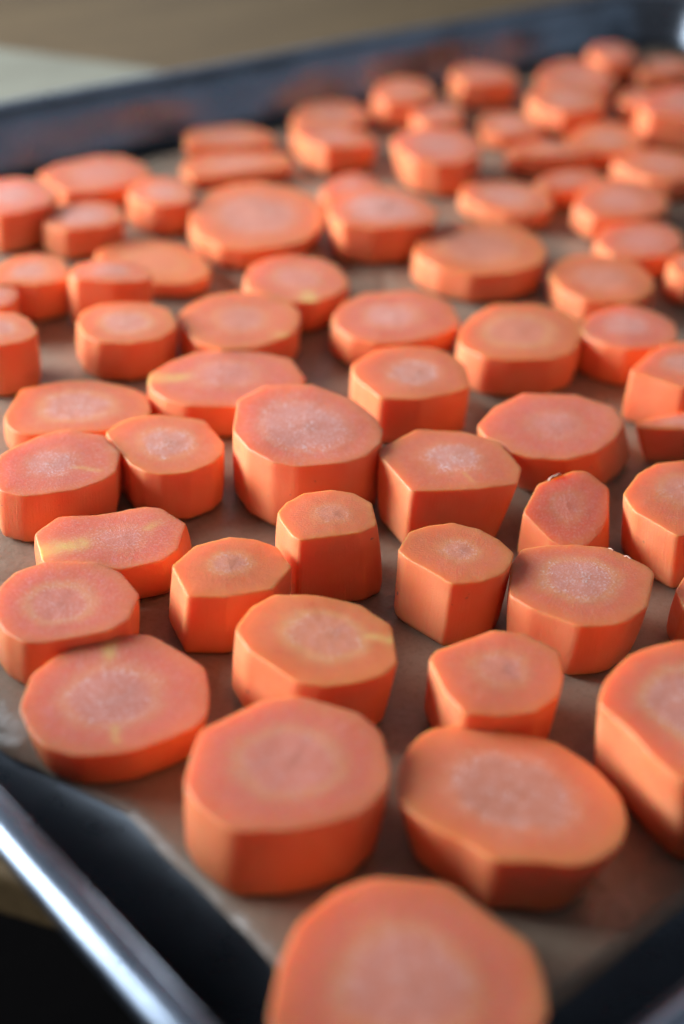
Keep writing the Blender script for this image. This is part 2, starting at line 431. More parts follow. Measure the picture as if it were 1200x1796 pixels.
CARROTS = {   # centre, height, slope of the cut face, taper, lean of the foot, outline of the cut face
 'A65': ((-192.6, -138.4), 11.3, (0.000, 0.000), 0.80, (4.8, 5.1), [(-19.2,5.7),(-12.6,11.7),(-6.7,15.5),(1.4,16.9),(6.7,15.8),(10.9,12.3),(14.7,8.4),(15.2,4.0),(15.3,-1.8),(16.0,-5.9),(13.4,-10.4),(9.7,-14.8),(4.2,-17.5),(-2.6,-17.3),(-9.8,-14.0),(-16.1,-8.7),(-19.5,-2.3),(-21.0,2.4)]),
 'A66': ((-182.4, -99.7), 12.9, (0.000, 0.000), 0.95, (-0.9, -0.5), [(-14.4,5.4),(-10.5,9.2),(-5.7,13.2),(-0.9,13.2),(6.2,13.3),(11.3,10.6),(14.1,5.7),(16.2,2.1),(16.1,-3.3),(11.8,-10.0),(8.9,-12.7),(2.5,-14.4),(-3.3,-12.8),(-7.9,-10.9),(-14.3,-6.3),(-15.0,-3.3),(-15.3,1.1)]),
 'A67': ((-159.2, -122.8), 11.1, (-0.069, -0.073), 0.79, (-0.5, -0.2), [(-12.1,11.0),(-7.9,14.8),(-2.9,17.7),(2.2,18.9),(9.5,15.9),(11.8,11.2),(16.1,5.3),(16.4,-2.5),(14.1,-10.0),(10.1,-14.6),(5.3,-17.3),(-0.1,-17.6),(-3.6,-16.3),(-7.0,-12.5),(-11.8,-9.1),(-12.0,-4.2),(-13.8,1.9),(-14.2,7.4)]),
 'A13': ((-130.0, -129.2), 18.6, (0.000, 0.000), 1.10, (5.3, 0.4), [(-10.2,7.3),(-5.2,10.2),(2.7,12.3),(7.8,11.8),(13.6,9.5),(17.4,4.4),(16.6,-2.9),(10.1,-9.8),(1.1,-14.3),(-7.5,-14.7),(-13.0,-11.7),(-12.4,-6.0),(-10.8,-0.3),(-10.2,4.1)]),
 'A14': ((-190.2, -66.7), 7.6, (0.000, 0.000), 0.91, (0.3, 0.1), [(-13.9,5.5),(-10.9,8.8),(-8.1,11.5),(-2.3,13.2),(3.3,13.8),(6.9,12.1),(10.7,10.9),(13.1,9.0),(14.6,3.0),(15.5,-3.2),(12.9,-7.8),(9.3,-12.5),(6.3,-14.1),(1.1,-13.9),(-5.3,-12.9),(-9.9,-10.6),(-12.7,-8.8),(-15.4,-4.2),(-15.3,0.4)]),
 'A12': ((-141.3, -103.1), 12.9, (0.000, 0.000), 0.97, (1.1, 1.2), [(-6.9,8.9),(-4.4,9.8),(1.5,9.2),(7.3,8.3),(10.9,4.4),(12.0,-2.3),(7.9,-7.1),(3.5,-10.0),(-2.2,-10.5),(-7.3,-8.0),(-11.5,-4.1),(-10.7,1.2)]),
 'A11': ((-159.7, -79.7), 12.3, (0.000, 0.000), 0.96, (-1.0, 0.1), [(-8.9,10.1),(-7.3,11.3),(-2.8,13.7),(2.4,14.1),(8.4,9.3),(12.6,3.3),(13.0,-4.0),(9.4,-9.4),(7.1,-11.9),(3.1,-12.9),(-1.5,-11.8),(-6.1,-9.4),(-9.0,-5.9),(-9.9,-1.3),(-10.4,4.7)]),
 'A7': ((-90.2, -106.5), 9.6, (0.000, 0.000), 1.00, (0.0, 0.0), [(-5.2,3.3),(-0.3,5.2),(4.5,5.1),(8.2,1.4),(6.4,-3.8),(0.4,-5.8),(-5.9,-4.4),(-8.0,-0.9)]),
 'A6': ((-109.6, -93.4), 12.1, (0.000, 0.000), 0.90, (-0.1, 0.2), [(-7.9,10.4),(-5.0,11.8),(-2.3,13.0),(1.5,11.6),(6.8,8.4),(9.4,5.7),(11.0,3.9),(11.2,0.5),(12.5,-3.8),(11.9,-6.4),(9.0,-8.5),(3.4,-11.9),(-3.1,-12.6),(-6.2,-11.8),(-11.0,-8.9),(-12.2,-5.2),(-14.3,-0.4),(-14.5,4.3)]),
 'A15': ((-184.5, -44.1), 9.5, (0.000, 0.000), 1.00, (0.0, 0.0), [(-7.2,9.7),(-3.0,11.8),(2.6,11.7),(6.6,8.9),(10.0,6.9),(12.0,1.8),(11.5,-2.0),(10.9,-5.5),(8.3,-8.4),(5.5,-10.3),(1.2,-11.0),(-3.7,-9.6),(-8.7,-7.7),(-11.7,-5.7),(-12.8,-1.6),(-11.9,3.4),(-9.7,7.6)]),
 'A8': ((-124.5, -76.3), 13.7, (0.000, 0.000), 0.93, (-0.6, -0.3), [(-8.0,6.8),(-2.5,9.9),(2.0,9.3),(6.3,7.7),(8.9,3.4),(9.5,-1.4),(8.6,-5.8),(5.6,-8.0),(2.4,-9.2),(-2.2,-8.7),(-7.2,-6.2),(-7.1,-3.8),(-8.0,1.6),(-8.4,4.5)]),
 'A9': ((-137.7, -56.0), 15.6, (0.000, 0.000), 1.12, (2.0, 0.4), [(-6.4,6.1),(-3.1,7.6),(1.3,8.1),(6.5,6.1),(8.9,2.9),(9.5,-1.6),(6.0,-6.9),(5.2,-7.5),(1.4,-7.7),(-3.6,-5.7),(-8.9,-3.3),(-9.1,-1.5),(-7.8,3.4)]),
 'A10': ((-159.0, -55.0), 12.0, (0.000, 0.000), 1.03, (-0.3, -0.1), [(-7.4,6.2),(-3.9,8.0),(-0.4,8.9),(6.1,7.6),(9.5,4.2),(11.2,0.3),(9.7,-5.7),(6.5,-7.6),(2.8,-9.0),(-1.0,-8.1),(-4.9,-6.4),(-10.2,-2.3),(-9.5,0.2),(-8.6,3.6)]),
 'A16': ((-168.0, -31.8), 8.7, (0.000, 0.000), 1.06, (1.7, 1.4), [(-10.0,8.7),(-6.9,10.3),(-3.6,11.2),(2.3,8.1),(11.1,5.0),(13.3,2.8),(13.7,0.2),(14.3,-3.8),(10.7,-7.9),(8.3,-9.7),(4.1,-11.0),(-3.4,-9.0),(-6.8,-5.9),(-9.4,-3.1),(-12.1,-0.6),(-13.4,0.7),(-12.3,4.2)]),
 'A5': ((-92.0, -74.9), 11.0, (0.289, 0.305), 1.10, (1.1, -0.5), [(2.7,6.1),(5.5,5.1),(7.5,3.4),(8.1,0.6),(8.4,-1.7),(6.0,-4.5),(4.2,-5.8),(0.4,-7.4),(-3.4,-7.7),(-7.1,-5.3),(-8.1,-2.5),(-8.6,1.6),(-8.4,4.7),(-5.2,6.1),(-2.1,7.3)]),
 'A4': ((-75.3, -86.7), 13.6, (0.000, 0.000), 0.97, (2.2, -0.0), [(-8.8,6.4),(-0.3,9.7),(5.9,10.1),(11.2,7.6),(14.8,3.3),(12.6,-4.0),(4.2,-10.4),(-5.2,-10.9),(-11.2,-9.0),(-11.7,-4.0),(-11.6,1.2)]),
 'A2': ((-102.6, -51.3), 12.6, (0.000, 0.000), 0.84, (-3.0, -1.6), [(-8.4,10.9),(-3.0,12.0),(3.3,12.3),(11.1,6.3),(14.1,-0.8),(12.4,-4.9),(10.3,-10.4),(5.6,-13.8),(-2.1,-10.9),(-8.1,-7.8),(-13.4,-4.2),(-11.9,2.6),(-9.9,8.8)]),
 'A1': ((-117.1, -28.0), 13.8, (0.000, 0.000), 0.97, (-1.1, -2.0), [(-6.4,16.6),(2.0,18.5),(10.8,13.1),(11.7,8.7),(13.5,4.1),(12.7,-3.8),(10.8,-8.7),(6.8,-12.4),(1.1,-14.5),(-4.4,-14.1),(-12.3,-10.0),(-15.4,-5.9),(-16.4,0.6),(-14.5,7.6)]),
 'A3': ((-76.0, -53.6), 12.1, (0.000, 0.000), 1.02, (6.7, 2.0), [(-11.4,9.2),(-2.6,12.9),(6.9,13.7),(16.5,6.8),(19.2,-1.2),(15.5,-7.5),(8.9,-10.5),(1.6,-11.8),(-5.6,-10.6),(-11.1,-5.9),(-13.0,-2.0),(-12.0,1.6),(-13.0,5.4)]),
 'A17': ((-162.6, -7.3), 10.6, (0.000, 0.000), 1.00, (0.0, 0.0), [(-8.2,8.4),(-3.3,9.7),(2.3,10.6),(7.7,9.4),(10.5,6.2),(12.4,3.9),(11.9,0.3),(11.3,-3.4),(8.7,-6.7),(6.5,-8.9),(2.9,-9.9),(-3.1,-10.1),(-8.7,-8.2),(-12.1,-6.3),(-14.5,-2.4),(-13.4,1.6),(-10.7,5.9)]),
 'A18': ((-140.9, -12.3), 10.1, (0.000, 0.000), 0.95, (-0.5, -1.9), [(-8.1,10.4),(-3.1,12.2),(1.1,11.6),(5.0,9.9),(9.1,5.7),(11.0,3.1),(10.1,-2.5),(8.8,-6.2),(6.1,-9.5),(2.3,-11.1),(-3.2,-11.1),(-8.1,-8.7),(-10.2,-6.1),(-10.9,-2.1),(-9.6,4.6)]),
 'A19': ((-145.3, 14.9), 5.8, (0.000, 0.000), 1.00, (0.0, 0.0), [(-13.4,5.8),(-8.9,10.5),(-4.7,13.8),(4.6,12.2),(10.8,7.8),(14.9,1.5),(15.9,-2.7),(13.3,-8.2),(11.7,-10.0),(6.1,-11.4),(0.1,-10.6),(-7.5,-7.0),(-13.2,-3.4),(-14.9,-0.7),(-14.7,2.5)]),
 'A20': ((-114.4, 6.1), 7.7, (0.000, 0.000), 1.00, (0.0, 0.0), [(-13.4,8.0),(-11.1,10.5),(-3.8,12.9),(2.6,13.2),(11.6,9.0),(15.4,5.0),(19.0,-1.2),(16.0,-9.6),(12.5,-12.5),(5.3,-13.7),(-2.6,-12.0),(-8.8,-8.4),(-13.0,-5.1),(-14.8,-0.5),(-14.9,4.5)]),
 'A26': ((-43.2, -62.8), 7.8, (-0.124, -0.131), 0.84, (1.4, -1.3), [(-10.2,4.3),(-2.7,4.5),(6.2,3.6),(12.8,0.7),(11.5,-4.7),(5.7,-7.4),(-3.0,-3.3),(-8.6,-0.1),(-11.7,2.4)]),
 'A25': ((-30.3, -50.5), 12.3, (0.000, 0.000), 1.00, (0.0, 0.0), [(-11.3,4.1),(-9.0,4.8),(-0.3,7.5),(5.9,8.1),(10.9,6.6),(14.4,2.0),(11.5,-4.3),(5.3,-8.3),(-1.2,-9.3),(-7.2,-7.8),(-8.9,-3.6),(-10.1,0.2)]),
 'A21': ((-81.6, -18.9), 11.3, (0.000, 0.000), 1.00, (0.0, 0.0), [(-9.2,9.7),(-4.7,10.8),(0.8,12.0),(5.8,10.4),(12.1,5.4),(13.3,0.5),(11.6,-4.8),(7.7,-10.5),(6.2,-11.7),(1.5,-11.6),(-6.9,-9.9),(-13.5,-4.7),(-12.9,-0.9),(-11.9,5.3)]),
 'A22': ((-60.6, 8.2), 7.4, (0.000, 0.000), 0.98, (-0.5, 0.6), [(-11.7,9.6),(-5.6,13.0),(2.3,14.3),(13.8,8.3),(15.5,6.0),(16.5,-0.9),(11.4,-9.6),(9.0,-11.6),(1.1,-12.5),(-6.5,-10.9),(-13.5,-7.5),(-16.4,-2.3),(-15.8,4.2)]),
 'A23': ((-45.1, -16.1), 9.5, (0.000, 0.000), 1.00, (0.0, 0.0), [(-14.9,4.9),(-9.1,9.5),(-2.6,12.3),(6.2,13.9),(14.9,8.4),(18.2,2.7),(17.2,-3.8),(12.4,-9.1),(4.0,-13.8),(-3.2,-13.4),(-11.4,-8.7),(-15.6,-4.4),(-16.1,1.4)]),
 'A24': ((-20.9, -29.1), 9.8, (0.000, 0.000), 1.00, (0.0, 0.0), [(-9.8,6.7),(-3.4,9.7),(3.8,9.9),(9.3,8.6),(12.0,3.6),(12.2,-3.7),(8.2,-8.2),(4.5,-10.7),(-4.0,-9.6),(-9.1,-7.0),(-11.6,-2.4),(-12.1,3.0)]),
 'A27': ((-117.6, 36.6), 9.5, (0.000, 0.000), 1.00, (0.0, 0.0), [(-9.4,6.3),(-6.0,9.6),(-0.6,11.0),(4.8,8.7),(10.0,4.7),(11.4,-0.0),(9.0,-6.7),(6.8,-8.7),(1.7,-10.7),(-5.0,-9.3),(-10.9,-4.8),(-11.7,-0.1)]),
 'A28': ((-93.1, 25.8), 8.1, (0.000, 0.000), 1.00, (0.0, 0.0), [(-11.0,10.3),(-5.7,12.9),(0.9,14.2),(8.2,12.6),(13.7,7.3),(15.3,1.9),(13.7,-4.2),(10.0,-8.8),(4.7,-12.3),(-0.6,-12.2),(-6.1,-12.9),(-13.2,-9.7),(-15.7,-3.5),(-14.2,4.5)]),
 'A29': ((-67.9, 36.6), 7.8, (0.000, 0.000), 1.00, (0.0, 0.0), [(-10.8,7.5),(-5.3,11.9),(1.6,13.1),(7.9,11.7),(12.6,6.8),(13.3,0.4),(10.6,-6.9),(7.6,-10.0),(2.3,-11.9),(-4.7,-12.3),(-9.3,-9.4),(-12.1,-2.9),(-13.7,1.8)]),
 'A34': ((-145.6, 43.4), 12.5, (0.000, 0.000), 1.00, (0.4, -0.1), [(-6.6,6.1),(-1.1,8.5),(3.9,7.3),(6.4,5.1),(7.3,1.1),(6.3,-4.4),(4.6,-6.5),(0.5,-7.9),(-4.5,-6.9),(-7.9,-3.5),(-8.7,1.1)]),
 'A33': ((-134.0, 65.0), 8.6, (0.000, 0.000), 1.00, (0.0, 0.0), [(-4.1,3.7),(0.9,5.9),(4.5,4.4),(5.1,0.4),(3.6,-2.9),(0.2,-5.4),(-4.1,-5.1),(-6.1,-1.0)]),
 'A30': ((-108.9, 56.1), 11.8, (0.000, 0.000), 1.00, (0.0, 0.0), [(-9.0,4.6),(-5.0,7.7),(0.7,8.1),(6.4,4.6),(8.8,0.1),(8.1,-5.1),(5.9,-7.5),(2.2,-7.1),(-2.6,-4.8),(-6.4,-1.7),(-9.2,1.1)]),
 'A31': ((-86.9, 70.3), 3.9, (0.000, 0.000), 1.00, (0.0, 0.0), [(-9.5,12.0),(-4.2,14.1),(0.0,14.5),(7.2,11.0),(11.6,4.5),(12.2,-2.9),(9.9,-10.8),(5.6,-14.8),(-0.2,-15.0),(-7.5,-10.9),(-12.0,-5.1),(-13.0,3.4)]),
 'A32': ((-122.0, 71.3), 9.3, (0.000, 0.000), 1.00, (0.0, 0.0), [(-10.3,1.0),(-4.1,6.5),(1.5,8.8),(7.1,7.7),(10.7,3.2),(8.7,-4.0),(5.0,-8.4),(-1.9,-7.8),(-6.0,-4.5),(-10.7,-2.3)]),
 'A35': ((-91.9, 94.7), 8.0, (0.000, 0.000), 1.00, (0.0, 0.0), [(-10.7,2.3),(-4.6,7.3),(1.8,9.3),(7.6,8.1),(11.7,3.5),(10.5,-3.0),(7.0,-7.0),(1.7,-8.1),(-6.1,-5.9),(-8.4,-5.3),(-10.4,-1.2)]),
 'A36': ((-102.6, 110.4), 10.5, (0.000, 0.000), 1.00, (0.0, 0.0), [(-8.8,6.7),(-0.6,12.3),(7.6,10.8),(11.8,5.1),(10.6,-3.4),(5.2,-9.1),(-3.7,-10.8),(-9.8,-9.3),(-12.3,-2.3)]),
 'A37': ((-69.3, 123.7), 5.5, (0.000, 0.000), 1.00, (0.0, 0.0), [(-13.4,8.4),(-5.3,11.6),(8.4,11.5),(14.4,7.6),(15.9,-0.5),(13.4,-8.1),(2.6,-11.6),(-7.6,-11.3),(-14.2,-7.4),(-14.5,-0.2)]),
 'A38': ((-65.9, 97.2), 8.4, (0.000, 0.000), 1.00, (0.0, 0.0), [(-7.0,5.5),(-0.5,9.7),(6.0,9.8),(10.6,4.7),(8.1,-4.7),(2.3,-10.0),(-4.4,-8.3),(-6.9,-5.9),(-8.2,-0.7)]),
 'A39': ((-50.9, 74.5), 7.1, (0.000, 0.000), 0.96, (0.7, 2.4), [(-17.7,6.0),(-11.0,14.0),(-1.5,19.1),(7.4,20.5),(15.0,18.5),(20.1,11.2),(21.4,2.8),(18.6,-6.7),(11.4,-14.0),(1.4,-19.6),(-6.7,-20.2),(-16.6,-17.0),(-20.8,-11.6),(-21.1,-3.1)]),
 'A40': ((-27.6, 114.4), 3.5, (0.000, 0.000), 1.00, (0.0, 0.0), [(-15.2,5.6),(-8.7,10.2),(-1.3,10.7),(9.4,6.3),(18.5,-0.5),(16.0,-7.1),(10.6,-10.3),(-1.3,-7.5),(-11.2,-5.3),(-16.8,-2.1)]),
 'A41': ((-15.4, 132.5), 3.9, (0.000, 0.000), 1.00, (0.0, 0.0), [(-11.9,7.5),(-5.7,10.8),(8.6,7.4),(12.8,0.5),(11.6,-7.4),(6.7,-11.3),(-6.3,-7.2),(-15.8,-0.2)]),
 'A42b': ((7.0, 110.0), 6.7, (-0.083, -0.087), 1.00, (0.0, 0.0), [(-6.9,12.7),(1.5,17.3),(10.9,11.9),(13.3,1.3),(8.6,-9.1),(2.2,-12.4),(-6.2,-10.3),(-11.2,-9.6),(-12.3,-1.8)]),
 'A42a': ((23.8, 131.4), 4.3, (0.000, 0.000), 1.00, (0.0, 0.0), [(-12.8,4.5),(-2.7,11.1),(9.1,12.2),(14.7,6.0),(13.0,-3.6),(6.5,-10.3),(-2.6,-11.1),(-10.5,-6.7),(-14.7,-2.1)]),
 'A43': ((-11.7, 80.7), 5.1, (0.000, 0.000), 1.00, (0.0, 0.0), [(-9.6,2.3),(-0.5,6.9),(7.2,7.5),(10.0,2.3),(8.0,-4.0),(2.1,-7.0),(-6.2,-5.5),(-11.1,-2.6)]),
 'A44': ((-26.0, 53.3), 11.2, (0.000, 0.000), 0.90, (0.9, 1.1), [(-8.7,11.3),(-2.2,13.0),(6.5,13.5),(12.8,8.9),(15.5,0.3),(12.6,-9.5),(5.9,-14.3),(-1.2,-13.1),(-10.2,-9.8),(-16.2,-3.3),(-14.6,3.2)]),
 'A45': ((-15.7, 26.2), 7.7, (0.000, 0.000), 1.00, (0.0, 0.0), [(-15.9,7.7),(-8.3,13.6),(1.6,16.4),(11.9,13.8),(19.8,6.4),(19.7,-3.3),(14.7,-11.0),(7.5,-15.7),(-3.0,-15.6),(-13.1,-11.4),(-17.5,-3.5),(-17.6,2.6)]),
 'A46': ((1.5, -1.9), 6.4, (0.000, 0.000), 1.00, (0.0, 0.0), [(-10.4,9.0),(-4.6,12.4),(2.5,13.4),(8.7,10.9),(13.6,6.6),(14.9,0.4),(10.8,-8.1),(5.4,-12.6),(-2.6,-14.2),(-9.2,-11.1),(-14.2,-6.9),(-15.0,0.1)]),
 'A47': ((45.6, 29.4), 7.1, (0.000, 0.000), 1.00, (0.0, 0.0), [(-15.3,4.5),(-7.9,9.8),(2.9,13.5),(11.9,11.8),(16.1,5.8),(15.1,-2.2),(11.4,-7.9),(2.7,-12.3),(-6.8,-11.3),(-13.1,-7.6),(-16.9,-4.0)]),
 'A48': ((30.1, 8.4), 6.6, (0.000, 0.000), 1.00, (0.0, 0.0), [(-12.1,6.9),(-2.8,10.2),(4.4,9.5),(11.2,6.4),(13.8,1.6),(11.5,-4.2),(5.2,-9.3),(-4.1,-10.9),(-11.3,-7.8),(-15.9,-2.4)]),
 'A49': ((25.2, -12.2), 8.5, (0.000, 0.000), 1.00, (0.0, 0.0), [(-5.2,4.2),(0.3,6.2),(5.8,5.8),(9.1,0.9),(6.4,-5.0),(-0.7,-6.7),(-7.4,-4.6),(-8.4,-0.8)]),
 'A50': ((21.9, 52.0), 4.9, (0.000, 0.000), 1.00, (0.0, 0.0), [(-8.5,10.2),(-1.9,13.8),(6.3,12.6),(11.5,6.0),(14.3,-2.1),(9.7,-9.3),(2.8,-13.4),(-4.0,-12.6),(-8.1,-8.3),(-10.5,-1.7),(-11.6,4.7)]),
 'A51': ((46.1, 50.8), 5.4, (0.000, 0.000), 1.00, (0.0, 0.0), [(-8.6,4.4),(-1.1,6.7),(7.9,5.8),(14.1,2.2),(11.2,-5.6),(3.1,-7.5),(-4.6,-5.5),(-10.6,-2.0),(-11.6,1.6)]),
 'A52': ((59.0, 69.9), 6.3, (0.000, 0.000), 1.00, (0.0, 0.0), [(-12.1,6.5),(-6.6,8.9),(3.7,6.6),(10.6,0.9),(12.4,-5.7),(11.3,-9.0),(1.2,-7.6),(-7.8,-2.5),(-12.7,1.9)]),
 'A53': ((84.0, 68.8), 5.5, (0.000, 0.000), 1.00, (0.0, 0.0), [(-11.1,6.6),(1.9,11.7),(13.7,10.6),(17.6,4.2),(12.2,-6.4),(2.3,-11.7),(-7.9,-10.4),(-13.8,-5.4),(-14.9,0.8)]),
 'A54': ((78.3, 42.4), 6.8, (0.000, 0.000), 1.00, (0.0, 0.0), [(-10.4,9.5),(-0.3,12.5),(10.6,10.3),(14.8,2.3),(12.4,-7.3),(3.0,-12.5),(-7.0,-10.8),(-11.0,-5.4),(-12.0,1.4)]),
 'A55': ((118.2, 67.1), 11.9, (0.000, 0.000), 1.00, (0.0, 0.0), [(-15.2,5.9),(-1.3,12.2),(11.2,12.7),(21.3,8.6),(18.6,-3.0),(4.2,-13.9),(-7.2,-13.7),(-13.5,-7.2),(-18.1,-1.7)]),
 'A56': ((126.2, 90.0), 5.9, (0.000, 0.000), 1.00, (0.0, 0.0), [(-7.9,2.8),(0.5,6.2),(7.5,4.4),(9.2,-1.8),(0.1,-6.8),(-9.4,-4.8)]),
 'A57': ((97.9, 98.0), 7.6, (0.000, 0.000), 1.00, (0.0, 0.0), [(-10.4,8.3),(-1.5,12.0),(7.4,11.8),(14.6,6.7),(13.6,-2.7),(7.0,-10.7),(-3.0,-12.8),(-12.8,-10.5),(-14.6,-2.1)]),
 'A58': ((123.7, 117.5), 5.6, (0.000, 0.000), 1.00, (0.0, 0.0), [(-13.7,5.7),(-1.2,13.2),(9.6,14.9),(17.3,9.4),(16.3,-0.9),(7.5,-12.4),(-3.4,-16.7),(-14.4,-10.9),(-17.9,-2.3)]),
 'A59': ((150.1, 123.0), 8.6, (0.000, 0.000), 1.00, (0.0, 0.0), [(-8.5,5.2),(1.5,9.9),(10.2,7.8),(10.0,-0.5),(2.8,-8.0),(-5.4,-9.6),(-10.6,-4.7)]),
 'A60': ((161.8, 109.3), 5.8, (0.000, 0.000), 1.00, (0.0, 0.0), [(-11.1,6.0),(-0.6,9.4),(9.0,6.6),(14.6,-2.2),(5.1,-9.7),(-4.4,-8.3),(-12.5,-1.9)]),
 'A61': ((90.0, 130.0), 7.9, (-0.034, -0.036), 1.00, (0.0, 0.0), [(-9.8,6.0),(-1.1,11.5),(6.8,11.9),(12.9,5.1),(11.2,-6.1),(3.2,-12.4),(-8.7,-10.5),(-14.5,-5.6)]),
 'A62a': ((53.0, 128.8), 8.3, (0.000, 0.000), 1.00, (0.0, 0.0), [(-12.3,2.3),(-2.5,9.9),(7.6,11.1),(13.3,6.1),(10.6,-3.6),(2.9,-10.3),(-6.8,-10.0),(-12.7,-5.6)]),
 'A62b': ((50.3, 110.4), 6.5, (0.000, 0.000), 1.00, (0.0, 0.0), [(-5.6,6.0),(2.4,9.6),(9.9,6.8),(10.2,-1.4),(4.4,-7.3),(-2.6,-8.8),(-9.1,-5.2),(-9.4,0.3)]),
 'A63': ((22.7, 82.1), 10.1, (0.000, 0.000), 0.91, (0.5, -1.5), [(-9.4,10.3),(0.1,14.4),(11.2,12.2),(16.5,5.3),(14.1,-4.5),(6.9,-11.2),(-2.6,-13.7),(-10.3,-10.8),(-13.7,-4.7),(-12.9,2.7)]),
 'A64': ((67.6, 95.1), 4.7, (0.000, 0.000), 1.00, (0.0, 0.0), [(-6.8,7.4),(1.0,11.0),(9.0,8.5),(11.7,0.8),(7.0,-8.6),(0.1,-10.7),(-9.6,-7.0),(-12.3,-1.4)]),
}

LOOK = {
 'A1': {'core': 0.52, 'pale': 0.8, 'ring': 0.3, 'pink': 1.0, 'soft': 0.6, 'heart': (-1.4, -0.7)},
 'A2': {'core': 0.36, 'pale': 1.0, 'ring': 0.3, 'pink': 0.6, 'soft': 0.5, 'heart': (1.5, 0.5), 'streaks': [(-115.2, 0.45, 0.8, 0.04, 0.5)]},
 'A3': {'core': 0.3, 'pale': 0.4, 'ring': 0.3, 'pink': 1.0, 'soft': 0.6, 'heart': (0.3, -0.5)},
 'A4': {'core': 0.34, 'pale': 0.5, 'ring': 0.5, 'pink': 0.4, 'heart': (1.9, 2.0)},
 'A5': {'core': 0.3, 'pale': 0.1, 'ring': 0.4, 'pink': 0.9, 'soft': 0.55, 'heart': (-0.3, 0.9)},
 'A6': {'core': 0.42, 'pale': 0.9, 'ring': 0.8, 'pink': 0.6, 'soft': 0.5, 'heart': (1.0, 1.4)},
 'A8': {'core': 0.26, 'pale': 0.6, 'ring': 0.6, 'pink': 0.2, 'soft': 0.4, 'heart': (0.6, 0.1)},
 'A9': {'core': 0.3, 'pale': 0.35, 'ring': 0.3, 'pink': 0.15, 'soft': 0.5, 'heart': (0.8, -0.4)},
 'A10': {'core': 0.28, 'pale': 0.8, 'ring': 0.6, 'pink': 0.0, 'soft': 0.5, 'heart': (0.5, 1.2)},
 'A11': {'core': 0.42, 'pale': 0.55, 'ring': 1.0, 'pink': 0.0, 'soft': 0.7, 'heart': (1.8, -0.2), 'streaks': [(-43.0, 0.5, 1.0, 0.1, 0.75)]},
 'A12': {'core': 0.32, 'pale': 0.4, 'ring': 0.5, 'pink': 0.5, 'heart': (0.9, 0.3)},
 'A13': {'core': 0.45, 'pale': 0.8, 'ring': 0.9, 'pink': 0.6, 'soft': 2.4, 'eps': 0.2},
 'A14': {'dull': 0.45, 'core': 0.42, 'pale': 0.7, 'ring': 0.6, 'pink': 1.0, 'soft': 1.6, 'eps': 0.2, 'heart': (-1.7, -0.2), 'streaks': [(57.2, 0.55, 0.95, 0.08, 0.75), (-115.5, 0.45, 0.8, 0.07, 0.7)]},
 'A15': {'core': 0.36, 'pale': 0.35, 'ring': 0.9, 'pink': 1.0, 'heart': (-1.7, -0.2)},
 'A16': {'core': 0.28, 'pale': 0.4, 'ring': 0.3, 'pink': 1.0, 'soft': 0.5, 'heart': (1.3, -1.4), 'streaks': [(160.7, 0.35, 1.0, 0.17, 0.85), (2.2, 0.35, 0.7, 0.1, 0.6)]},
 'A17': {'core': 0.34, 'pale': 0.8, 'ring': 0.2, 'pink': 1.0, 'soft': 0.5, 'heart': (-1.6, 0.1), 'streaks': [(-47.0, 0.3, 0.8, 0.06, 0.5)]},
 'A18': {'core': 0.42, 'pale': 1.0, 'ring': 0.5, 'pink': 0.4, 'soft': 0.7, 'heart': (-0.2, -0.4)},
 'A19': {'core': 0.44, 'pale': 0.9, 'ring': 0.8, 'pink': 0.5, 'heart': (0.2, 0.6)},
 'A20': {'core': 0.34, 'pale': 0.5, 'ring': 0.4, 'pink': 0.9, 'heart': (0.8, 1.9), 'streaks': [(155.0, 0.45, 1.0, 0.13, 0.8)]},
 'A21': {'core': 0.4, 'pale': 1.0, 'ring': 0.2, 'pink': 0.4, 'heart': (0.1, -0.8)},
 'A22': {'core': 0.36, 'pale': 0.8, 'ring': 0.5, 'pink': 0.8, 'heart': (-1.2, 1.3)},
 'A23': {'core': 0.45, 'pale': 0.3, 'ring': 0.9, 'pink': 0.3, 'heart': (-1.1, 0.8)},
 'A24': {'core': 0.4, 'pale': 0.8, 'ring': 0.2, 'pink': 1.0, 'heart': (0.1, 1.9)},
 'A65': {'core': 0.42, 'pale': 0.6, 'ring': 0.6, 'pink': 0.7, 'dull': 0.6, 'soft': 1.5, 'eps': 0.3},
 'A66': {'core': 0.42, 'pale': 0.3, 'ring': 0.7, 'pink': 0.9, 'soft': 1.5, 'eps': 0.2, 'heart': (0.1, 0.4)},
 'A67': {'core': 0.52, 'pale': 0.75, 'ring': 0.1, 'pink': 0.3, 'dull': 0.8, 'soft': 2.2, 'eps': 0.2, 'heart': (0.4, -0.3)},
 'A45': {'core': 0.5, 'pale': 0.5, 'ring': 0.4, 'pink': 0.2, 'dull': 0.6},
 'A46': {'core': 0.45, 'pale': 0.5, 'ring': 0.2, 'pink': 0.3, 'dull': 0.7},
 'A25': {'core': 0.38, 'pale': 0.9, 'ring': 0.2, 'pink': 0.5, 'dull': 0.5},
 'A39': {'core': 0.5, 'pale': 0.8, 'ring': 0.2, 'pink': 0.4, 'dull': 0.4, 'heart': (-0.0, 0.3)},
 'A31': {'pale': 0.1, 'pink': 0.0, 'dull': 0.3},
 'A36': {'pale': 1.0, 'pink': 1.0, 'dull': 0.0},
 'A44': {'core': 0.55, 'pale': 1.0, 'pink': 0.7, 'dull': 0.0},
 'A35': {'core': 0.55, 'pale': 1.0, 'pink': 0.6, 'dull': 0.0},
 'A28': {'streaks': [(-75.4, 0.7, 1.0, 0.12, 0.5)], 'heart': (0.0, 0.0)},
 'A29': {'streaks': [(-113.9, 0.55, 1.0, 0.16, 1.0)], 'heart': (0.0, 0.0)},
}

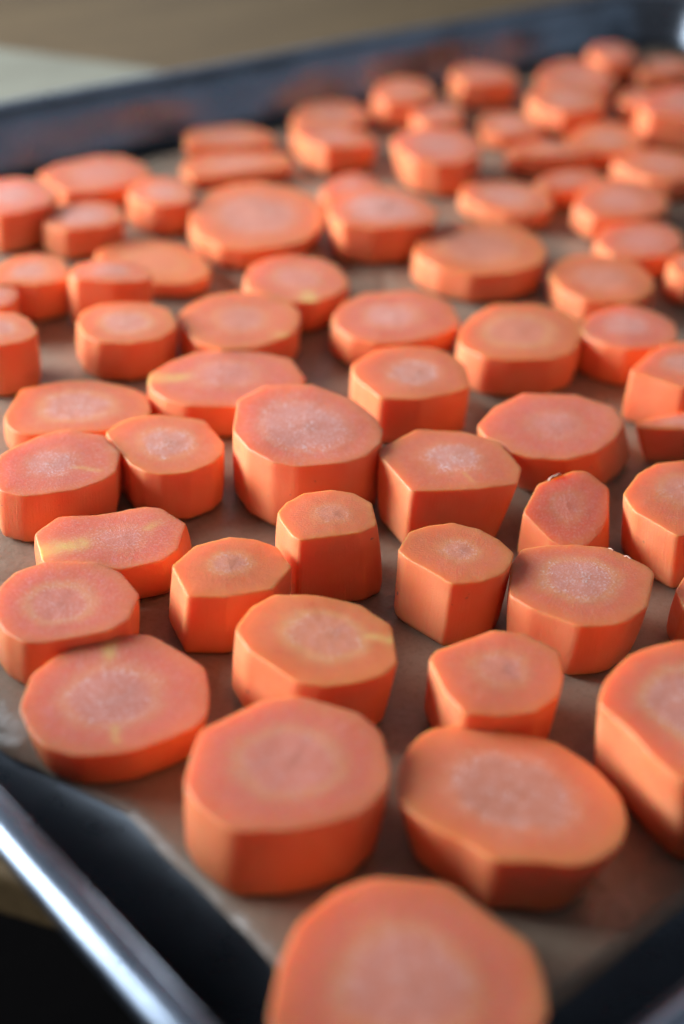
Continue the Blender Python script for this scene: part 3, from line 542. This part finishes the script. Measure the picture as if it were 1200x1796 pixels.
LABEL = {
 'A65': 'largest blurred carrot slice in the near corner, cut off by the bottom of the photo',
 'A66': 'big thick faceted carrot slice just behind the cropped slice in the near corner',
 'A67': 'wide tapering carrot slice with greyish core, right of the big slice near the front',
 'A13': 'thick carrot slice with pale core cut off by right edge, nearest on that side',
 'A14': 'wide flat pink carrot slice mirrored in the near left tray wall',
 'A12': 'faceted carrot slice with pointed back edge, behind the wide tapering front slice',
 'A11': 'orange carrot slice with yellow ring and yellow streak to its right edge',
 'A7': 'carrot slice of which only a sliver shows at the right edge, below the middle',
 'A6': 'big faceted carrot slice with lilac core and white crumbs along its back edge',
 'A15': 'pink carrot slice with pale yellowish ring against left edge, behind the mirrored slice',
 'A8': 'thick carrot slice with one sharp upright corner facing the camera, near the centre',
 'A9': 'tall narrow bright orange carrot piece that widens downwards, in front of the largest pink slice',
 'A10': 'bright orange upright carrot slice with small pale core, left of the tall narrow piece',
 'A16': 'oblong pink carrot slice with yellow wedge at its left end',
 'A5': 'small tilted carrot slice with white peel shred on top, right of centre',
 'A4': 'thick orange carrot slice cut off by right edge beside the tilted slice with peel shred',
 'A2': 'angular carrot slice with frosty white core and broad bright left facet, at the centre',
 'A1': 'large sharp pink carrot slice with wide frosted core, left of centre',
 'A3': 'wide dark pink carrot slice behind the small tilted slice with the peel shred',
 'A17': 'pink frosted carrot slice touching the left edge, behind the slice with yellow wedge',
 'A18': 'round orange carrot slice with fuzzy white core, left of the large sharp pink slice',
 'A19': 'flat oval carrot slice with wide lilac core, far left behind the pink frosted slice',
 'A20': 'wide pink carrot slice with yellow corner on its left, behind the large sharp slice',
 'A26': 'half hidden low carrot piece with thin top at the right edge, above the middle',
 'A25': 'thick carrot slice with greenish grey core cut off by right edge',
 'A21': 'carrot slice with lilac frosted core and pointed left edge, behind the centre slice',
 'A22': 'low flaring carrot slice with small lilac core, directly behind the lilac frosted slice',
 'A23': 'round carrot slice with pale yellow ring and bright left side, right of centre',
 'A24': 'pinkish lilac topped carrot slice touching the slice with pale yellow ring on its right',
 'A27': 'thick orange carrot slice with small pale oval core, left half above the middle',
 'A28': 'wide dull pink carrot slice right of the thick one with small pale oval core',
 'A29': 'carrot slice with a bright yellow spot on its front edge',
 'A34': 'tall red orange carrot piece cut off by left edge, above the flat oval slice',
 'A33': 'tiny rounded piece of carrot at the left edge behind the tall red orange one',
 'A30': 'tall carrot piece with white glint, half hiding a brown orange flat slice',
 'A31': 'brown orange flat carrot slice partly behind the tall piece with white glint',
 'A32': 'pale topped carrot slice near left edge beside the tall piece with white glint',
 'A35': 'small carrot slice with whitish top and bright left facet, upper left',
 'A36': 'pale lilac topped carrot slice cut off by left edge, farthest back on that side',
 'A37': 'flat blurred carrot slice against the far tray wall, farthest left along that wall',
 'A38': 'small blurred carrot slice squeezed left of the largest round slice at the back',
 'A39': 'largest round carrot slice at the back, with greyish core and bright lower left rim',
 'A40': 'long flat carrot slice with white glint, behind the largest round slice at the back',
 'A41': 'flat blurred carrot slice behind the long flat one, close to the far wall',
 'A42b': 'blurred wedge shaped carrot slice with bright left side and dark front, back centre',
 'A42a': 'blurred carrot slice just behind the wedge shaped one, close to the far wall',
 'A43': 'small carrot slice peeking out behind the whitish topped thick slice, back centre',
 'A44': 'thick carrot slice with bluish white top, right of the largest round slice',
 'A45': 'broad orange carrot slice with brownish core, right of centre towards the back',
 'A46': 'orange carrot slice with brownish top, behind the pinkish lilac topped slice on the right',
 'A47': 'blurred carrot slice with greyish core second in from right edge, upper right',
 'A48': 'carrot slice between the greyish cored one and the brownish topped one on the right',
 'A49': 'carrot slice mostly cut off by right edge beside the brownish topped slice',
 'A50': 'carrot slice with greyish pink top, directly behind the broad orange slice',
 'A51': 'half hidden low carrot slice right of the greyish pink topped one behind the broad slice',
 'A52': 'blurred carrot slice with bright left facet and dark orange front, upper right',
 'A53': 'blurred flat carrot slice right behind the one with dark orange front, upper right',
 'A54': 'blurred carrot slice cut off by right edge below the tall orange chunk',
 'A55': 'tall blurred orange carrot chunk cut off by right edge near the far right corner',
 'A56': 'small dark carrot piece tucked left of the tall orange chunk at right edge',
 'A57': 'nearer of two overlapping dull pink carrot slices at the far right',
 'A58': 'farther of two overlapping dull pink carrot slices at the far right',
 'A59': 'red orange carrot chunk closest to the far right tray corner',
 'A60': 'low red orange carrot slice at right edge in front of the far corner chunk',
 'A61': 'upright blurred carrot slice standing alone against the far wall, right of centre',
 'A62a': 'brown orange blurred carrot slice at the far wall behind a small yellowish one',
 'A62b': 'small yellowish blurred carrot slice in front of the brown orange one by the far wall',
 'A63': 'tall blurred carrot slice with stepped bright sides in front of the small yellowish one',
 'A64': 'flat blurred carrot slice in front of the upright one standing alone at the far wall',
}

# ------------------------------------------------------------------ carrot slices
def outline(poly, n, sigma):
    """closed outline resampled by arc length; the corners left a little soft"""
    L = [0.0]
    k = len(poly)
    for i in range(k):
        a, b = poly[i], poly[(i + 1) % k]
        L.append(L[-1] + math.hypot(b[0] - a[0], b[1] - a[1]))
    tot = L[-1]
    m = n * 4
    dense = []
    j = 0
    for i in range(m):
        s = tot * i / m
        while L[j + 1] < s: j += 1
        t = (s - L[j]) / max(L[j + 1] - L[j], 1e-9)
        a, b = poly[j], poly[(j + 1) % k]
        dense.append((a[0] + (b[0] - a[0]) * t, a[1] + (b[1] - a[1]) * t))
    step = tot / m
    w = int(math.ceil(2.5 * sigma / step))
    ks = [math.exp(-0.5 * (d * step / sigma) ** 2) for d in range(-w, w + 1)]
    sk = sum(ks)
    res = []
    for i in range(0, m, 4):
        res.append((sum(ks[d + w] * dense[(i + d) % m][0] for d in range(-w, w + 1)) / sk,
                    sum(ks[d + w] * dense[(i + d) % m][1] for d in range(-w, w + 1)) / sk))
    return res

def simplify(poly, eps):
    """straight strips between the corners, as a peeler leaves them"""
    def dp(pts):
        if len(pts) < 3: return pts
        (ax, ay), (bx, by) = pts[0], pts[-1]
        L = math.hypot(bx - ax, by - ay) or 1e-9
        ds = [abs((bx - ax) * (ay - p[1]) - (ax - p[0]) * (by - ay)) / L for p in pts[1:-1]]
        m = max(range(len(ds)), key=lambda i: ds[i])
        if ds[m] < eps: return [pts[0], pts[-1]]
        return dp(pts[:m + 2])[:-1] + dp(pts[m + 1:])
    k = len(poly)
    i0 = max(range(k), key=lambda i: poly[i][0] ** 2 + poly[i][1] ** 2)
    p = poly[i0:] + poly[:i0]
    j = max(range(k), key=lambda i: (p[i][0] - p[0][0]) ** 2 + (p[i][1] - p[0][1]) ** 2)
    return dp(p[:j + 1])[:-1] + dp(p[j:] + [p[0]])[:-1]

def carrot(key, idx):
    (cx, cy), h, g, bs, bsh, poly = CARROTS[key]
    look = LOOK.get(key, {})
    rnd = random.Random(idx * 7 + 3)
    N = 88
    area2 = sum(poly[i][0] * poly[(i + 1) % len(poly)][1] - poly[(i + 1) % len(poly)][0] * poly[i][1] for i in range(len(poly)))
    if area2 < 0: poly = list(reversed(poly))
    poly = simplify(poly, look.get('eps', 0.28 + 0.006 * abs(area2) ** 0.5))
    top = outline(poly, N, 0.55 * look.get('soft', 0.75))
    mx = sum(p[0] for p in top) / N; my = sum(p[1] for p in top) / N
    ox, oy = look.get('heart', (rnd.uniform(-.6, .6), rnd.uniform(-.6, .6)))
    rel = [(p[0] - mx - ox, p[1] - my - oy) for p in top]
    rr = [math.hypot(*p) for p in rel]
    rmean = sum(rr) / N
    c = look.get('core', rnd.uniform(0.34, 0.46))
    seed = rnd.uniform(0, 40)
    off = Vector((seed, seed * 1.3, seed * 0.7))
    props = dict(seed=seed, core_size=c, pale=look.get('pale', rnd.uniform(0.3, 0.9)), ring=look.get('ring', rnd.uniform(0.25, 0.8)), pink=look.get('pink', rnd.uniform(0.2, 0.9)), dull=look.get('dull', rnd.uniform(0.0, 0.35)))
    root = empty('carrot_slice', (cx * MM, cy * MM, 0))
    tag(root, LABEL[key], 'carrot slice', 'carrot slices on the baking tray')
    streaks = look.get('streaks', ())
    def rc(i):                                                      # radius of the core along this spoke
        return c * (0.62 * rr[i] + 0.38 * rmean)
    def pos(i, t, inset=0.0):
        r = rr[i]; q = rc(i)
        rho = t / c * q if t <= c else q + (r - q) * (t - c) / (1 - c)
        rho = max(rho - inset, 0)
        return (mx + ox + rel[i][0] / r * rho, my + oy + rel[i][1] / r * rho)
    def ztop(x, y, t):
        z = h + g[0] * x + g[1] * y
        z += 0.28 * noise.noise(Vector((x * 0.09, y * 0.09, 0)) + off) + 0.05 * noise.noise(Vector((x * 0.5, y * 0.5, 3)) + off)
        z += look.get('dome', 0.12) * (1 - t * t)
        z += 0.06 * math.exp(-(t / 0.12) ** 2)
        return z
    def streak_val(i, t):
        s = 0.0
        x, y = rel[i][0] / rr[i] * t, rel[i][1] / rr[i] * t
        for ang, t0, t1, wd, amt in streaks:
            ca, sa = math.cos(R(ang)), math.sin(R(ang))
            along = x * ca + y * sa
            across = -x * sa + y * ca
            across += 0.05 * noise.noise(Vector((along * 4, seed, 0)))
            e = min(1, max(0, (along - t0) / 0.1)) * min(1, max(0, (t1 + 0.05 - along) / 0.05))
            s = max(s, amt * e * math.exp(-(across / (wd * (0.5 + 0.5 * max(0.0, along)))) ** 2))
        return s
    def build(name, rings_fn, first_point):
        verts, faces, A_rad, A_st, A_cs = [], [], [], [], []
        prev = None
        if first_point is not None:
            verts.append(first_point[0]); A_rad.append(first_point[1]); A_st.append(0.0); A_cs.append((0, 0, first_point[1]))
            prev = [0]
        for ring in rings_fn:
            cur = []
            for i, (v, rad, st) in enumerate(ring):
                cur.append(len(verts)); verts.append(v); A_rad.append(rad); A_st.append(st)
                A_cs.append((rel[i][0] / rr[i], rel[i][1] / rr[i], rad))
            if prev is not None:
                for i in range(N):
                    j = (i + 1) % N
                    if len(prev) == 1: faces.append((prev[0], cur[i], cur[j]))
                    else: faces.append((prev[i], cur[i], cur[j], prev[j]))
            prev = cur
        if name == 'flesh': faces.append(tuple(reversed(prev)))
        o = mesh_obj(name, [(x * MM, y * MM, z * MM) for x, y, z in verts], faces, CARROT, root)
        me = o.data
        a = me.attributes.new('rad', 'FLOAT', 'POINT'); a.data.foreach_set('value', A_rad)
        a = me.attributes.new('streak', 'FLOAT', 'POINT'); a.data.foreach_set('value', A_st)
        a = me.attributes.new('cs', 'FLOAT_VECTOR', 'POINT'); a.data.foreach_set('vector', [q for v in A_cs for q in v])
        for k, v in props.items(): me[k] = v
        return o
    def flat_ring(t):
        res = []
        for i in range(N):
            x, y = pos(i, t)
            res.append(((x, y, ztop(x, y, t)), t, streak_val(i, t)))
        return res
    build('core', [flat_ring(c * k) for k in (0.12, 0.28, 0.45, 0.62, 0.8, 1.0)], ((mx + ox, my + oy, ztop(mx + ox, my + oy, 0)), 0.0))
    rings = [flat_ring(c + (1 - c) * k) for k in (0.0, 0.12, 0.28, 0.45, 0.62, 0.78, 0.9)]
    be = 0.20
    r1, r2, r3 = [], [], []
    for i in range(N):
        bx, by = pos(i, 1.0); zt = ztop(bx, by, 1.0)
        nick = 0.10 * noise.noise(Vector((bx * 0.9, by * 0.9, 7)) + off)
        x, y = pos(i, 1.0, be); r1.append(((x, y, zt + nick), 0.975, streak_val(i, 0.97)))
        x, y = pos(i, 1.0, be * 0.3); r2.append(((x, y, zt - be * 0.22 + nick), 0.99, streak_val(i, 0.99)))
        r3.append(((bx, by, zt - be), 1.0, streak_val(i, 1.0) * 0.8))
    rings += [r1, r2, r3]
    bulge = look.get('bulge', rnd.uniform(0.0, 0.25))
    for s in (0.08, 0.2, 0.36, 0.54, 0.72, 0.88, 0.96):
        ring = []
        for i in range(N):
            tx, ty = top[i]
            bx, by = bsh[0] + bs * (tx), bsh[1] + bs * (ty)
            x, y = tx + (bx - tx) * s, ty + (by - ty) * s
            zt = ztop(tx, ty, 1.0) - be
            z = zt + (0.05 - zt) * s
            nv = 0.22 * noise.noise(Vector((tx * 0.14, ty * 0.14, z * 0.10)) + off) + bulge * math.sin(math.pi * s)
            nv -= 0.35 * max(0, (s - 0.88) / 0.08) ** 2 * 0.5
            x += rel[i][0] / rr[i] * nv; y += rel[i][1] / rr[i] * nv
            ring.append(((x, y, z), 1.0 + s, streak_val(i, 1.0) * max(0, 1 - s * 3)))
        rings.append(ring)
    last = []
    for i in range(N):
        tx, ty = top[i]
        last.append(((bsh[0] + bs * tx * 0.965, bsh[1] + bs * ty * 0.965, 0.0), 2.0, 0.0))
    rings.append(last)
    build('flesh', rings, None)
    return root

def shred(parent, name, pts, wd):
    """a curl of dry fibre standing on the cut edge"""
    verts, faces = [], []
    n = len(pts)
    S = 6
    for k, p in enumerate(pts):
        w0 = wd * (0.35 + 0.45 * math.sin(math.pi * (k + 0.6) / (n + 0.2)) + 0.3 * ((k * 7) % 3) / 2)
        for s in range(S):
            a = 2 * math.pi * s / S
            verts.append(((p[0] + w0 * math.cos(a) * 0.7 + 0.1 * math.sin(k * 3 + s)) * MM, (p[1] + w0 * math.cos(a + 0.6)) * MM, (p[2] + w0 * math.sin(a)) * MM))
    for k in range(n - 1):
        for s in range(S):
            t = (s + 1) % S
            faces.append((k * S + s, k * S + t, (k + 1) * S + t, (k + 1) * S + s))
    faces.append(tuple(range(S))[::-1]); faces.append(tuple(range((n - 1) * S, n * S)))
    mesh_obj(name, verts, faces, FIBRE, parent)

ROOTS = {}
for _i, _k in enumerate(CARROTS):
    ROOTS[_k] = carrot(_k, _i)

def edge_point(key, i):
    (cx, cy), h, g, bs, bsh, poly = CARROTS[key]
    x, y = poly[i]
    return x, y, h + g[0] * x + g[1] * y
x, y, z = edge_point('A5', 0)
x2, y2, z2 = edge_point('A5', 14)
shred(ROOTS['A5'], 'peel_shred', [(x + (x2 - x) * t, y + (y2 - y) * t, z + (z2 - z) * t + dz) for t, dz in ((-0.05, 0.0), (0.05, 0.5), (0.2, 0.3), (0.38, 0.55), (0.5, 0.15), (0.55, -0.4))], 0.26)
for (a, b), ts in (((7, 8), ((0.0, 0.1), (0.15, 0.5), (0.3, 0.25), (0.42, 0.0))), ((6, 7), ((0.0, 0.0), (0.2, 0.3), (0.4, 0.1)))):
    x, y, z = edge_point('A6', a); x2, y2, z2 = edge_point('A6', b)
    shred(ROOTS['A6'], 'peel_shred', [(x + (x2 - x) * t, y + (y2 - y) * t, z + (z2 - z) * t + dz) for t, dz in ts], 0.16)
